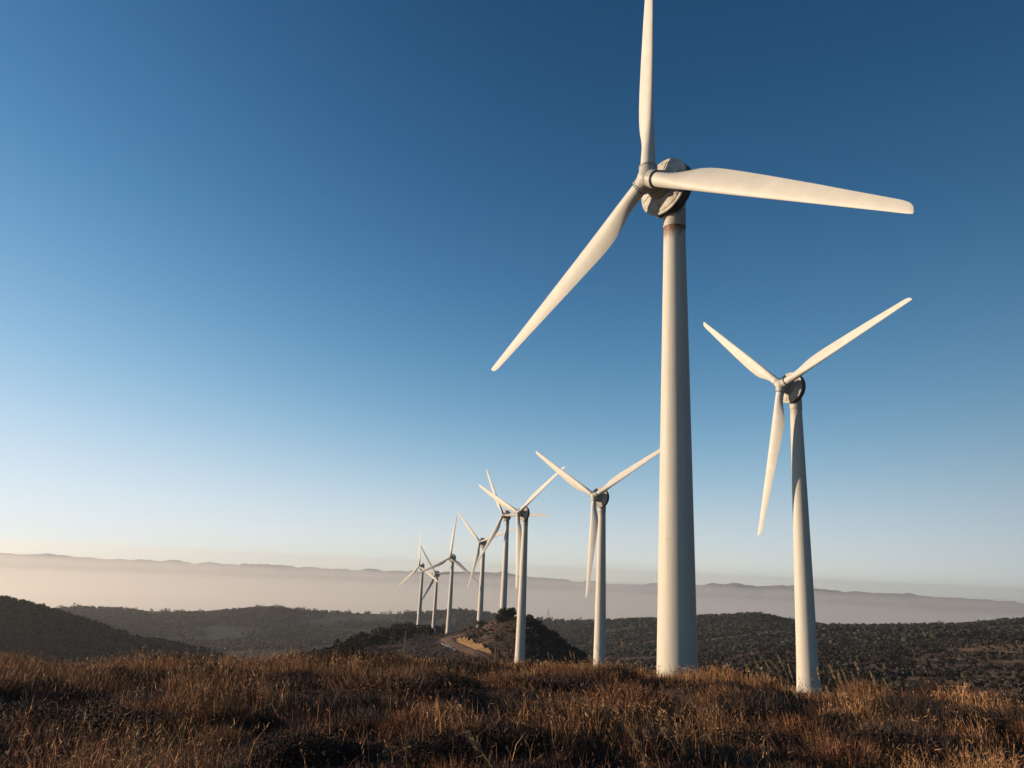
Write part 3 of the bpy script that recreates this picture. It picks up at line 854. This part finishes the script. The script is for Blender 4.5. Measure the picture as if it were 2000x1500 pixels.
for px, hp in [(1012, 9), (1024, 8), (1034, 12), (1041, 10), (1050, 15), (1060, 10), (1068, 9), (1077, 13), (1084, 9), (1092, 10), (1101, 14), (1108, 8), (1118, 9), (1127, 8), (1136, 12), (1146, 8)]:
    cr = np.interp(px, [1010, 1030, 1060, 1100, 1140, 1170], [366, 360, 350, 340, 332, 330])
    x, y, z = at(px, cr, 1230)
    tree('oak' if hp > 9 else 'bush', x, y, PXM(hp, cr), 'small shaded tree on the right-hand skyline of the dark knoll', 'tree', G3, 1.1, 260, name='oak_tree')

# skyline trees, far
def skyline(n, px0, px1, Rx, Rr, hp0, hp1, lab, grp, kind='oak', off=0.0, nl=90):
    xs = np.sort(gg.uniform(px0, px1, n))
    for px in xs:
        r = float(np.interp(px, Rx, Rr)) + gg.normal() * 12 + off
        x, y, z = at(px, r, 1195)
        hp = gg.uniform(hp0, hp1) * (1.3 if gg.random() < .12 else 1)
        tree(kind, x, y, PXM(hp, r), lab, 'tree', grp, gg.uniform(.9, 1.6), nl)
C_X = [-200, 0, 60, 130, 200, 270, 330, 400, 440]; C_R = [900, 900, 900, 905, 910, 915, 920, 930, 940]
skyline(62, -10, 432, C_X, C_R, 5, 11, 'tiny dark tree on the skyline of the shaded left-hand hill', 'skyline trees of the left hill')
skyline(95, 100, 1000, D_X, D_R, 4, 8.5, 'tiny tree on the skyline of the hazy middle hill', 'skyline trees of the middle hill')
skyline(120, 1040, 2010, D_X, D_R, 4, 10, 'tiny tree on the skyline of the right-hand hills', 'skyline trees of the right hills')
for px, hp in [(1053, 13), (1071, 14), (1085, 10), (1096, 10), (1190, 8), (1227, 7), (1262, 9), (1795, 9), (1931, 11), (1952, 12)]:
    r = float(np.interp(px, D_X, D_R)); x, y, z = at(px, r - 8, 1205)
    tree('oak', x, y, PXM(hp, r), 'solitary rounded tree standing out on the skyline of the right-hand hills', 'tree', 'standout trees of the right skyline', 1.3, 260)

fi = lambda X, R_: (lambda p: np.interp(p, X, R_))
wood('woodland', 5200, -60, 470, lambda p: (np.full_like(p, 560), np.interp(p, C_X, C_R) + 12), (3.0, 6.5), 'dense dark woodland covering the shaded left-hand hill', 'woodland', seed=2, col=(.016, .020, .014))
wood('woodland', 9000, 60, 1060, lambda p: (np.full_like(p, 1500), np.interp(p, D_X, D_R) + 12), (5, 9), 'hazy woodland over the middle hill behind the turbines', 'woodland',
     dens=lambda px, x, y, r: sstep(-.35, .1, fbm(x / 150, y / 150, 77, 4)), seed=3, leaf=10)
wood('woodland', 13000, 1020, 2060, lambda p: (np.interp(p, [1000, 1200, 1500, 2000], [1350, 1150, 1000, 1000]), np.interp(p, D_X, D_R) + 10), (4.0, 9.0), 'dark woodland on the upper slopes of the right-hand hills', 'woodland',
     dens=lambda px, x, y, r: sstep(-.22, .12, fbm(x / 110, y / 70, 78, 4)) + sstep(60, 10, np.interp(px, D_X, D_R) - r) * .6, seed=4, leaf=12)
wood('scrub', 9500, 1150, 2080, lambda p: (np.full_like(p, 270), np.full_like(p, 760)), (.9, 3.2), 'dark scrub bushes scattered over the near brown slope on the right', 'scrub',
     dens=lambda px, x, y, r: (sstep(-.12, .35, fbm(x / 34, y / 16, 79, 4)) * .9 + .06) * (1 - .72 * sstep(1760, 1900, px)), seed=5, leaf=16, col=(.030, .026, .019))
wood('scrub', 6000, 1130, 2080, lambda p: (np.full_like(p, 700), np.interp(p, [1000, 1200, 1500, 2000], [1360, 1160, 1010, 1010])), (1.0, 4.0), 'thickets and bushes over the farther brown fold of the right-hand hills', 'scrub',
     dens=lambda px, x, y, r: (sstep(-.3, .3, fbm(x / 60, y / 22, 83, 4)) * .85 + .1) * (1 - .5 * sstep(1700, 1900, px)), seed=15, leaf=14, col=(.022, .021, .017))
wood('scrub', 2600, 560, 1165, lambda p: (np.full_like(p, 250), np.interp(p, [560, 620, 680, 720, 760, 816, 876, 937, 985, 1030, 1100, 1160], [400, 440, 480, 520, 570, 600, 500, 440, 374, 356, 338, 326])), (.35, 1.1),
     'brown heath and low scrub on the knoll beside the dirt road', 'scrub',
     dens=lambda px, x, y, r: (np.array([np.min(np.hypot(RP[:, 0] - a, RP[:, 1] - b)) for a, b in zip(x, y)]) > 4.6) * 1.0, seed=6, leaf=12, col=(.060, .042, .024))

# ------------------------------------------------------------------ posts and mast
def post(px, py_top, py_base, r, wpx, name, label, cat, mat, rings=False):
    x, y, z = at(px, r, py_base)
    hgt = ray(px, py_top)[2] * r - z
    parts = [tube((0, 0, -.4), (0, 0, hgt), wpx / F_PX * r / 2, wpx / F_PX * r * .42, 8)]
    if rings:
        for k in range(3): parts.append(tube((-.5, 0, hgt * (.5 + .2 * k)), (.5, 0, hgt * (.5 + .2 * k)), .06, .06, 6))
    V, Fs = join(parts)
    o = add(name, mesh_np(name, V, Fs, mats=[mat]), None, (x, y, z))
    tag(o, label, cat)
post(789, 1232, 1283, 60, 1.8, 'wooden_post', 'thin weathered wooden post in front of the wooded slope', 'post', M_WOOD)
post(965, 1264, 1330, 27.5, 2.0, 'wooden_post', 'thin wooden stake in the grass left of the turbine in front of the knoll', 'post', M_WOOD)
post(1070, 1190, 1216, 1900, 1.2, 'radio_mast', 'thin radio mast on the far skyline between two turbine towers', 'mast', M_STEEL, True)

# ------------------------------------------------------------------ foreground grass
def patches(x, y):
    """how light and tall the grass is here"""
    return fbm(x / 5.5, y / 3.2, 201, 4), fbm(x / 1.3, y / 1.1, 211, 3), fbm(x / 12, y / 7, 221, 3)

def blades(x, y, h, w, lean, col, g, segs=2):
    n = len(x)
    z = H(x, y) - .02
    a = g.uniform(0, np.pi, n)
    u = np.stack([np.cos(a), np.sin(a), np.zeros(n)], 1) * w[:, None] / 2
    B = np.stack([x, y, z], 1)
    Lm = lean * h[:, None]
    M1 = B + np.stack([Lm[:, 0] * .3, Lm[:, 1] * .3, h * .55], 1)
    T = B + np.stack([Lm[:, 0], Lm[:, 1], h * np.sqrt(np.clip(1 - (lean ** 2).sum(1) * .5, .3, 1))], 1)
    V = np.stack([B - u, B + u, M1 + u * .8, M1 - u * .8, T], 1).reshape(-1, 3)
    i = np.arange(n) * 5
    q = np.stack([i, i + 1, i + 2, i + 3], 1); t = np.stack([i + 3, i + 2, i + 4], 1)
    return V, q, t, np.repeat(col, 5, 0)

def grass(name, specs, lab, seed):
    g = np.random.default_rng(seed)
    VV, Q, T, CC, off = [], [], [], [], 0
    for (r0, r1, dens, hmul, wmul) in specs:
        half = math.radians(37)
        n = int(dens * half * (r1**2 - r0**2)) // 11
        r = np.sqrt(g.uniform(r0**2, r1**2, n)); a = g.uniform(-half, half, n)
        tx, ty = r * np.sin(a), r * np.cos(a)
        tl = g.normal(size=(n, 2)) * .20; ts_ = g.uniform(.65, 1.35, n); tc = g.uniform(.6, 1.4, n); tr = g.uniform(.03, .13, n)
        k_ = np.repeat(np.arange(n), 11); n = len(k_)
        o_ = g.normal(size=(n, 2)) * tr[k_][:, None]
        x, y = tx[k_] + o_[:, 0], ty[k_] + o_[:, 1]
        r = np.hypot(x, y)
        TL = tl[k_] + o_ * 2.2; TS = ts_[k_]; TC = tc[k_]
        p1, p2, p3 = patches(x, y)
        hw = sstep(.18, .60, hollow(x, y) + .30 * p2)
        keep = g.random(n) < np.clip(.75 + .6 * p2, .15, 1)
        x, y, r, p1, p2, p3, hw, TL, TS, TC = [v[keep] for v in (x, y, r, p1, p2, p3, hw, TL, TS, TC)]
        n = len(x)
        stalk = g.random(n) < np.clip(.09 + .26 * p1 + .15 * p2, .015, .4)
        h = np.where(stalk, g.uniform(.20, .48, n), g.uniform(.05, .17, n)) * (1 + .7 * p1) * (1 + .5 * p2) * hmul
        w = np.where(stalk, g.uniform(.004, .007, n), g.uniform(.006, .012, n)) * wmul * np.maximum(1, r / 13)
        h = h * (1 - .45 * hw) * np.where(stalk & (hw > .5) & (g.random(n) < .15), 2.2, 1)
        h = h * TS
        lean = np.stack([-.12 + g.normal(size=n) * .26, g.normal(size=n) * .26], 1) * np.where(stalk, .8, 2.6)[:, None] + TL
        tan = np.array([.30, .165, .078]); brn = np.array([.125, .060, .034]); drk = np.array([.034, .025, .020]); rus = np.array([.20, .080, .038])
        t = np.clip(.42 + 1.15 * p1 + .7 * p3 + .5 * p2 + (TC - 1) * .5 + g.normal(size=n) * .2, 0, 1)
        t = np.clip(t + np.where(stalk, .25, -.12), 0, 1)
        c = lerp(drk, brn, sstep(0, .5, t)[:, None])
        c = lerp(c, tan, sstep(.5, 1.0, t)[:, None])
        c = lerp(c, rus, (g.random(n) < .25)[:, None] * .6)
        c = lerp(c, np.array([.046, .032, .025]), (hw * .82)[:, None])  # blades darker inside the hollows
        c = c * (g.uniform(.6, 1.35, n) * TC * np.where(stalk, 1.2, .9))[:, None]
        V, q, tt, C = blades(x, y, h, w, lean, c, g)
        # ragged seed tufts and side leaves on a third of the stalks
        s_ = np.nonzero(stalk & (g.random(n) < .4))[0]
        tip = V[s_ * 5 + 4]; mid = (V[s_ * 5 + 2] + V[s_ * 5 + 3]) / 2
        m_ = 5
        tt_ = g.uniform(.25, 1.05, (len(s_), m_, 1))
        P0 = mid[:, None] + (tip - mid)[:, None] * tt_
        dv = g.normal(size=P0.shape) * .5; dv[..., 2] += .5
        ln = (h[s_] * .10)[:, None, None] * g.uniform(.5, 1.4, (len(s_), m_, 1)) + .008
        sd = g.normal(size=P0.shape); sd /= np.linalg.norm(sd, axis=2)[..., None]
        wd_ = (w[s_] * .9)[:, None, None]
        V3 = np.stack([P0 - sd * wd_, P0 + sd * wd_, P0 + dv * ln], 2).reshape(-1, 3)
        t3 = np.arange(len(V3)).reshape(-1, 3) + len(V)
        C3 = np.repeat(np.clip(c[s_] * 1.45, 0, .6), 3 * m_, 0)
        V = np.concatenate([V, V3]); tt = np.concatenate([tt, t3]); C = np.concatenate([C, C3])
        VV.append(V); Q.append(q + off); T.append(tt + off); CC.append(C); off += len(V)
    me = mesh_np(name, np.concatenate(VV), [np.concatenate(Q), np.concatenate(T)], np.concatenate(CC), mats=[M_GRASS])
    tag(add(name, me), lab, 'grass', kind='stuff')
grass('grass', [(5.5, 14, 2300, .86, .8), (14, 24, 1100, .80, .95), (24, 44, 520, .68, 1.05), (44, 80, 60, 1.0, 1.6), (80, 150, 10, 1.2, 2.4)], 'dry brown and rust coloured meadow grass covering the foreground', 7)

# dark low shrubs that make the shaded hollows and humps
SHRUBS = [(175, 1345, 70), (92, 1350, 60), (268, 1343, 50), (335, 1332, 60), (420, 1338, 60), (520, 1345, 70), (585, 1342, 80), (690, 1345, 70), (775, 1325, 80), (880, 1345, 80), (820, 1352, 60),
          (210, 1430, 120), (75, 1425, 110), (350, 1445, 120), (455, 1432, 110), (595, 1480, 120), (1060, 1345, 70), (1224, 1420, 90), (1300, 1415, 80), (1130, 1345, 60), (860, 1480, 110), (1430, 1352, 50), (1808, 1390, 70), (1900, 1412, 70),
          (1010, 1455, 90), (1480, 1470, 110), (700, 1400, 80), (640, 1300, 60), (530, 1310, 50), (1750, 1480, 120)]
SHR_ME = []
for v in range(4):
    g = np.random.default_rng(400 + v)
    b = [(0, 0, .22, .30)] + [(.42 * math.cos(a), .34 * math.sin(a), g.uniform(.08, .24), g.uniform(.18, .27)) for a in np.linspace(0, 6.0, 8)]
    V, Fq, C = leaf_cloud(4200, b, .015, (.046, .033, .025), 500 + v)
    k = V[:, 2] > -.1
    crown = mesh_np('foliage', V, [Fq], C, mats=[M_LEAF])
    parts = []
    for s_ in range(60):
        a = g.uniform(0, 6.28); rr = g.uniform(.05, .5); zt = g.uniform(.3, .58)
        parts.append(tube((rr * .2 * math.cos(a), rr * .2 * math.sin(a), -.05), (rr * math.cos(a), rr * math.sin(a), zt * (1.15 - rr)), .006, .002, 4))
    Vt, Ft = join(parts)
    SHR_ME.append((crown, mesh_np('twigs', Vt, Ft, mats=[M_BARK])))
def where(px, py):
    v = 'left' if px < 520 else ('middle' if px < 1300 else 'right')
    return v
for i, (px, py, wpx) in enumerate(SHRUBS):
    h_ = hit(px, py, 6, 60)
    if not h_: continue
    x, y, z, r = h_
    w_ = wpx / F_PX * r
    root = bpy.data.objects.new('heather_shrub', None); COL.objects.link(root); root.empty_display_size = .2
    root.location = (x, y, z - .03); root.rotation_euler = (0, 0, random.uniform(-.5, .5))
    sz = w_ / .95
    root.scale = (sz * 1.15, sz * .8, min(sz * .75, .95))
    tag(root, 'low dark heather mound in the dry grass, %s part of the meadow' % where(px, py), 'shrub', 'dark heather mounds, %s meadow' % where(px, py))
    cm, tm = SHR_ME[i % 4]
    add('foliage', cm, root); add('twigs', tm, root)

TUS_ME = []
for v in range(4):
    g = np.random.default_rng(600 + v)
    b = [(0, 0, .14, .34)] + [(.40 * math.cos(a), .40 * math.sin(a), g.uniform(.0, .16), g.uniform(.2, .3)) for a in np.linspace(0, 6.0, 9)]
    colr = [(.135, .062, .034), (.105, .058, .034), (.16, .085, .042), (.042, .029, .024)][v]
    V, Fq, C = leaf_cloud(5200, b, .013, colr, 700 + v)
    crown = mesh_np('foliage', V, [Fq], C, mats=[M_LEAF])
    # dry sprigs standing out of the cushion
    n_ = 420
    a_ = g.uniform(0, 6.28, n_); rr = .62 * g.uniform(0, 1, n_) ** .6
    B = np.stack([rr * np.cos(a_), rr * np.sin(a_), .42 * np.sqrt(np.clip(1 - (rr / .72) ** 2, 0, 1)) - .12], 1)
    T = B + np.stack([.25 * B[:, 0] - .05 + .06 * g.normal(size=n_), .25 * B[:, 1] + .06 * g.normal(size=n_), g.uniform(.14, .34, n_)], 1)
    sd = g.normal(size=(n_, 3)); sd[:, 2] = 0; sd /= np.linalg.norm(sd, axis=1)[:, None]
    V2 = np.stack([B - sd * .006, B + sd * .006, T], 1).reshape(-1, 3)
    C2 = np.repeat(np.array(colr) * g.uniform(1.0, 2.0, (n_, 1)), 3, 0)
    TUS_ME.append((crown, mesh_np('sprigs', V2, [np.arange(3 * n_).reshape(-1, 3)], C2, mats=[M_GRASS])))
gt = np.random.default_rng(77)
for k in range(170):
    r = 7.5 + 24 * gt.random() ** 1.1; a = math.radians(gt.uniform(-36, 36))
    x, y = r * math.sin(a), r * math.cos(a)
    if r > 15 and (abs(math.degrees(a) - 12.3) < 2.6 or abs(math.degrees(a) - 20.8) < 2.2): continue
    v = int(gt.choice([0, 1, 2, 3], p=[.2, .2, .15, .45]))
    root = bpy.data.objects.new('heath_tussock', None); COL.objects.link(root); root.empty_display_size = .2
    root.location = (x, y, hz(x, y) - .04); root.rotation_euler = (0, 0, gt.uniform(-1, 1))
    s_ = gt.uniform(.45, 1.15) * (1 + .012 * r) * (.55 + .45 * min(1, max(0, (r - 8) / 5)))
    root.scale = (s_, s_ * gt.uniform(.7, 1), s_ * gt.uniform(.62, .95))
    ta = 'left' if a < -.2 else ('middle' if a < .15 else 'right')
    td = 'near' if r < 15 else 'farther'
    tn = ['red-brown', 'brown', 'tawny', 'dark brown'][v]
    tag(root, '%s cushion of low scrub among the dry grass, %s %s part of the meadow' % (tn, td, ta), 'shrub', '%s scrub cushions, %s %s meadow' % (tn, td, ta))
    add('foliage', TUS_ME[v][0], root); add('sprigs', TUS_ME[v][1], root)

# tall seed-headed reeds: tip px, base px, distance
REEDS = [((1474, 1289), (1516, 1385), 17, 1.0), ((1458, 1300), (1492, 1380), 18, .8), ((1494, 1293), (1545, 1392), 16, .9), ((1503, 1290), (1552, 1370), 17, 1.0), ((1517, 1277), (1552, 1375), 16, 1.0), ((1538, 1293), (1566, 1372), 17, .8),
         ((1596, 1304), (1612, 1400), 14, 1.2), ((1620, 1300), (1655, 1412), 13, 1.3), ((1637, 1313), (1660, 1420), 13, 1.3), ((1645, 1310), (1676, 1405), 14, 1.0), ((1671, 1294), (1697, 1410), 13, 1.4), ((1664, 1315), (1690, 1400), 14, .8),
         ((1700, 1312), (1727, 1410), 13, 1.0), ((1725, 1325), (1755, 1400), 14, .8), ((1583, 1318), (1600, 1385), 15, .9), ((1864, 1350), (1900, 1420), 14, .9), ((1880, 1362), (1925, 1430), 13, .8),
         ((1198, 1256), (1218, 1330), 19, .5), ((1213, 1249), (1222, 1330), 19, .9), ((1164, 1262), (1182, 1325), 20, .4), ((1070, 1274), (1078, 1330), 20, .7), ((1078, 1280), (1088, 1332), 20, .5), ((1104, 1283), (1108, 1330), 21, .7),
         ((1113, 1273), (1122, 1328), 21, 1.0), ((1120, 1276), (1126, 1330), 21, .9), ((994, 1240), (1006, 1310), 22, .3), ((658, 1270), (656, 1320), 23, .8), ((465, 1250), (478, 1310), 22, .3), ((326, 1272), (335, 1320), 22, .3),
         ((912, 1432), (950, 1500), 8.6, .9), ((925, 1450), (965, 1520), 8.4, 1.2), ((1232, 1430), (1262, 1500), 9, 1.0), ((1262, 1432), (1290, 1510), 8.8, 1.0), ((1297, 1427), (1330, 1500), 9, 1.2), ((1322, 1418), (1340, 1490), 9.5, .8),
         ((1245, 1470), (1262, 1515), 8.4, 1.2), ((1490, 1470), (1520, 1520), 8.4, 1.0), ((1560, 1400), (1585, 1460), 10, .7), ((1405, 1395), (1425, 1450), 11, .7), ((1340, 1330), (1352, 1395), 16, .6), ((1385, 1440), (1410, 1500), 9, .7),
         ((440, 1300), (428, 1365), 17, .3), ((468, 1312), (452, 1370), 16, .4), ((530, 1340), (545, 1420), 13, .4), ((770, 1335), (800, 1400), 14, .5), ((795, 1300), (810, 1370), 17, .4)]
def reed(tip, base, r, plume, seed):
    g = np.random.default_rng(seed)
    h_ = hit(base[0], base[1] - 4, 6, 60)
    if h_: r = min(max(h_[3], r * .75), r * 1.5)
    bx, by, bz = at(base[0], r, base[1])
    dt = ray(*tip)
    tp = np.array([dt[0] * r - bx, dt[1] * r - by, dt[2] * r - bz])
    if tp[2] < .25: tp[2] = .25
    N_ = 9
    ts = np.linspace(0, 1, N_)
    P = np.stack([tp[0] * ts ** 1.5, tp[1] * ts ** 1.5, tp[2] * ts], 1)
    parts = [tube(P[k], P[k + 1], .0036 * (1 - .5 * ts[k]), .0036 * (1 - .5 * ts[k + 1]), 5) for k in range(N_ - 1)]
    V, Fs = join(parts)
    stem = (V, Fs)
    # plume: narrow spray of short bristles along the top third
    n = int(150 * plume) + 20
    t = g.uniform(.70, 1.02, n)
    c = np.stack([np.interp(t, ts, P[:, k]) for k in range(3)], 1)
    wd = np.sin(np.clip((1.03 - t) / .33, 0, 1) * np.pi) * .030 * plume
    dirs = g.normal(size=(n, 3)); dirs /= np.linalg.norm(dirs, axis=1)[:, None]
    a_ = c + dirs * wd[:, None] * .3
    ax_ = (P[-1] - P[-3]); ax_ /= np.linalg.norm(ax_)
    b_ = a_ + ax_ * g.uniform(.02, .05, n)[:, None] + dirs * wd[:, None]
    side = np.cross(b_ - a_, g.normal(size=(n, 3))); side /= np.linalg.norm(side, axis=1)[:, None]
    V3 = np.stack([a_ - side * .005, a_ + side * .005, b_], 1).reshape(-1, 3)
    T3 = np.arange(3 * n).reshape(-1, 3)
    # a couple of long dry leaves
    L4 = []
    for k in range(1):
        t0 = g.uniform(.1, .5); p0 = np.array([np.interp(t0, ts, P[:, q_]) for q_ in range(3)])
        aa = g.uniform(0, 6.28); dr = np.array([math.cos(aa), math.sin(aa), 0]); ln = g.uniform(.12, .28)
        p1 = p0 + dr * ln * .5 + np.array([0, 0, ln * .7]); p2 = p0 + dr * ln + np.array([0, 0, ln * .55])
        sd = np.array([-dr[1], dr[0], 0]) * .005
        L4 += [p0 - sd, p0 + sd, p1 + sd, p1 - sd, p2 + sd * .2, p2 - sd * .2]
    return (bx, by, bz), stem, (V3, [T3]), (np.array(L4), [np.array([(0, 1, 2, 3), (3, 2, 4, 5)])])
M_REED = m_plain('dry_reed', (.30, .20, .11), rough=.8, spec=.15, var=.25, scale=9)
M_PLUME = m_plain('reed_plume', (.40, .28, .165), rough=.85, spec=.1, var=.3, scale=20)
for k, (tip, base, r, pl) in enumerate(REEDS):
    loc, stem, plume, leaf = reed(tip, base, r, pl, 900 + k)
    root = bpy.data.objects.new('reed_stalk', None); COL.objects.link(root); root.empty_display_size = .1
    root.location = loc
    if 1440 < tip[0] < 1560 and tip[1] < 1310: w_, g_ = 'pale reed stalk leaning left in the cluster just left of the second largest tower', 'reeds left of the second tower'
    elif 1570 < tip[0] < 1740: w_, g_ = 'tall pale reed with a feathery head in the cluster right of the second largest tower', 'reeds right of the second tower'
    elif tip[0] > 1800: w_, g_ = 'short reed on the falling right-hand edge of the meadow', 'reeds on the right edge'
    elif tip[0] > 1050 and tip[1] < 1300: w_, g_ = 'thin seed head rising over the grass edge in front of the dark knoll', 'seed heads at the grass edge'
    elif tip[1] > 1380: w_, g_ = 'pale feathery grass head low in the foreground', 'feathery heads in the foreground'
    else: w_, g_ = 'thin bare dry stalk rising from the left half of the meadow', 'bare stalks of the left meadow'
    tag(root, w_, 'reed', g_)
    add('stem', mesh_np('stem', stem[0], stem[1], mats=[M_REED]), root)
    add('plume', mesh_np('plume', plume[0], plume[1], mats=[M_PLUME]), root)
    add('leaf', mesh_np('leaf', leaf[0], leaf[1], mats=[M_REED]), root)

# ------------------------------------------------------------------ the air
def volume_box(name, lo, hi, density, color, aniso, label):
    x0, y0, z0 = lo; x1, y1, z1 = hi
    V = np.array([(x0, y0, z0), (x1, y0, z0), (x1, y1, z0), (x0, y1, z0), (x0, y0, z1), (x1, y0, z1), (x1, y1, z1), (x0, y1, z1)], float)
    Fq = np.array([(0, 3, 2, 1), (4, 5, 6, 7), (0, 1, 5, 4), (1, 2, 6, 5), (2, 3, 7, 6), (3, 0, 4, 7)])
    m = bpy.data.materials.new(name); m.use_nodes = True
    nt = m.node_tree; nt.nodes.clear()
    out = nt.nodes.new('ShaderNodeOutputMaterial'); pv = nt.nodes.new('ShaderNodeVolumePrincipled')
    pv.inputs['Color'].default_value = (*color, 1); pv.inputs['Density'].default_value = density; pv.inputs['Anisotropy'].default_value = aniso
    nt.links.new(pv.outputs['Volume'], out.inputs['Volume'])
    o = add(name, mesh_np(name, V, [Fq], mats=[m]))
    tag(o, label, 'haze', kind='stuff')
volume_box('haze', (-17000, -17000, -640), (17000, 17000, 95), 0.60e-4, (.90, .91, .95), .42, 'thin evening haze over the whole landscape')
volume_box('mist', (-16500, 2600, -600), (16500, 11800, -215), 5e-4, (1.0, .96, .91), .45, 'pale mist lying in the valley below the far mountains')
volume_box('far_haze', (-16500, 5200, -214), (16500, 11900, -75), 1.3e-4, (1.0, .97, .93), .45, 'thicker haze in front of the far mountains')
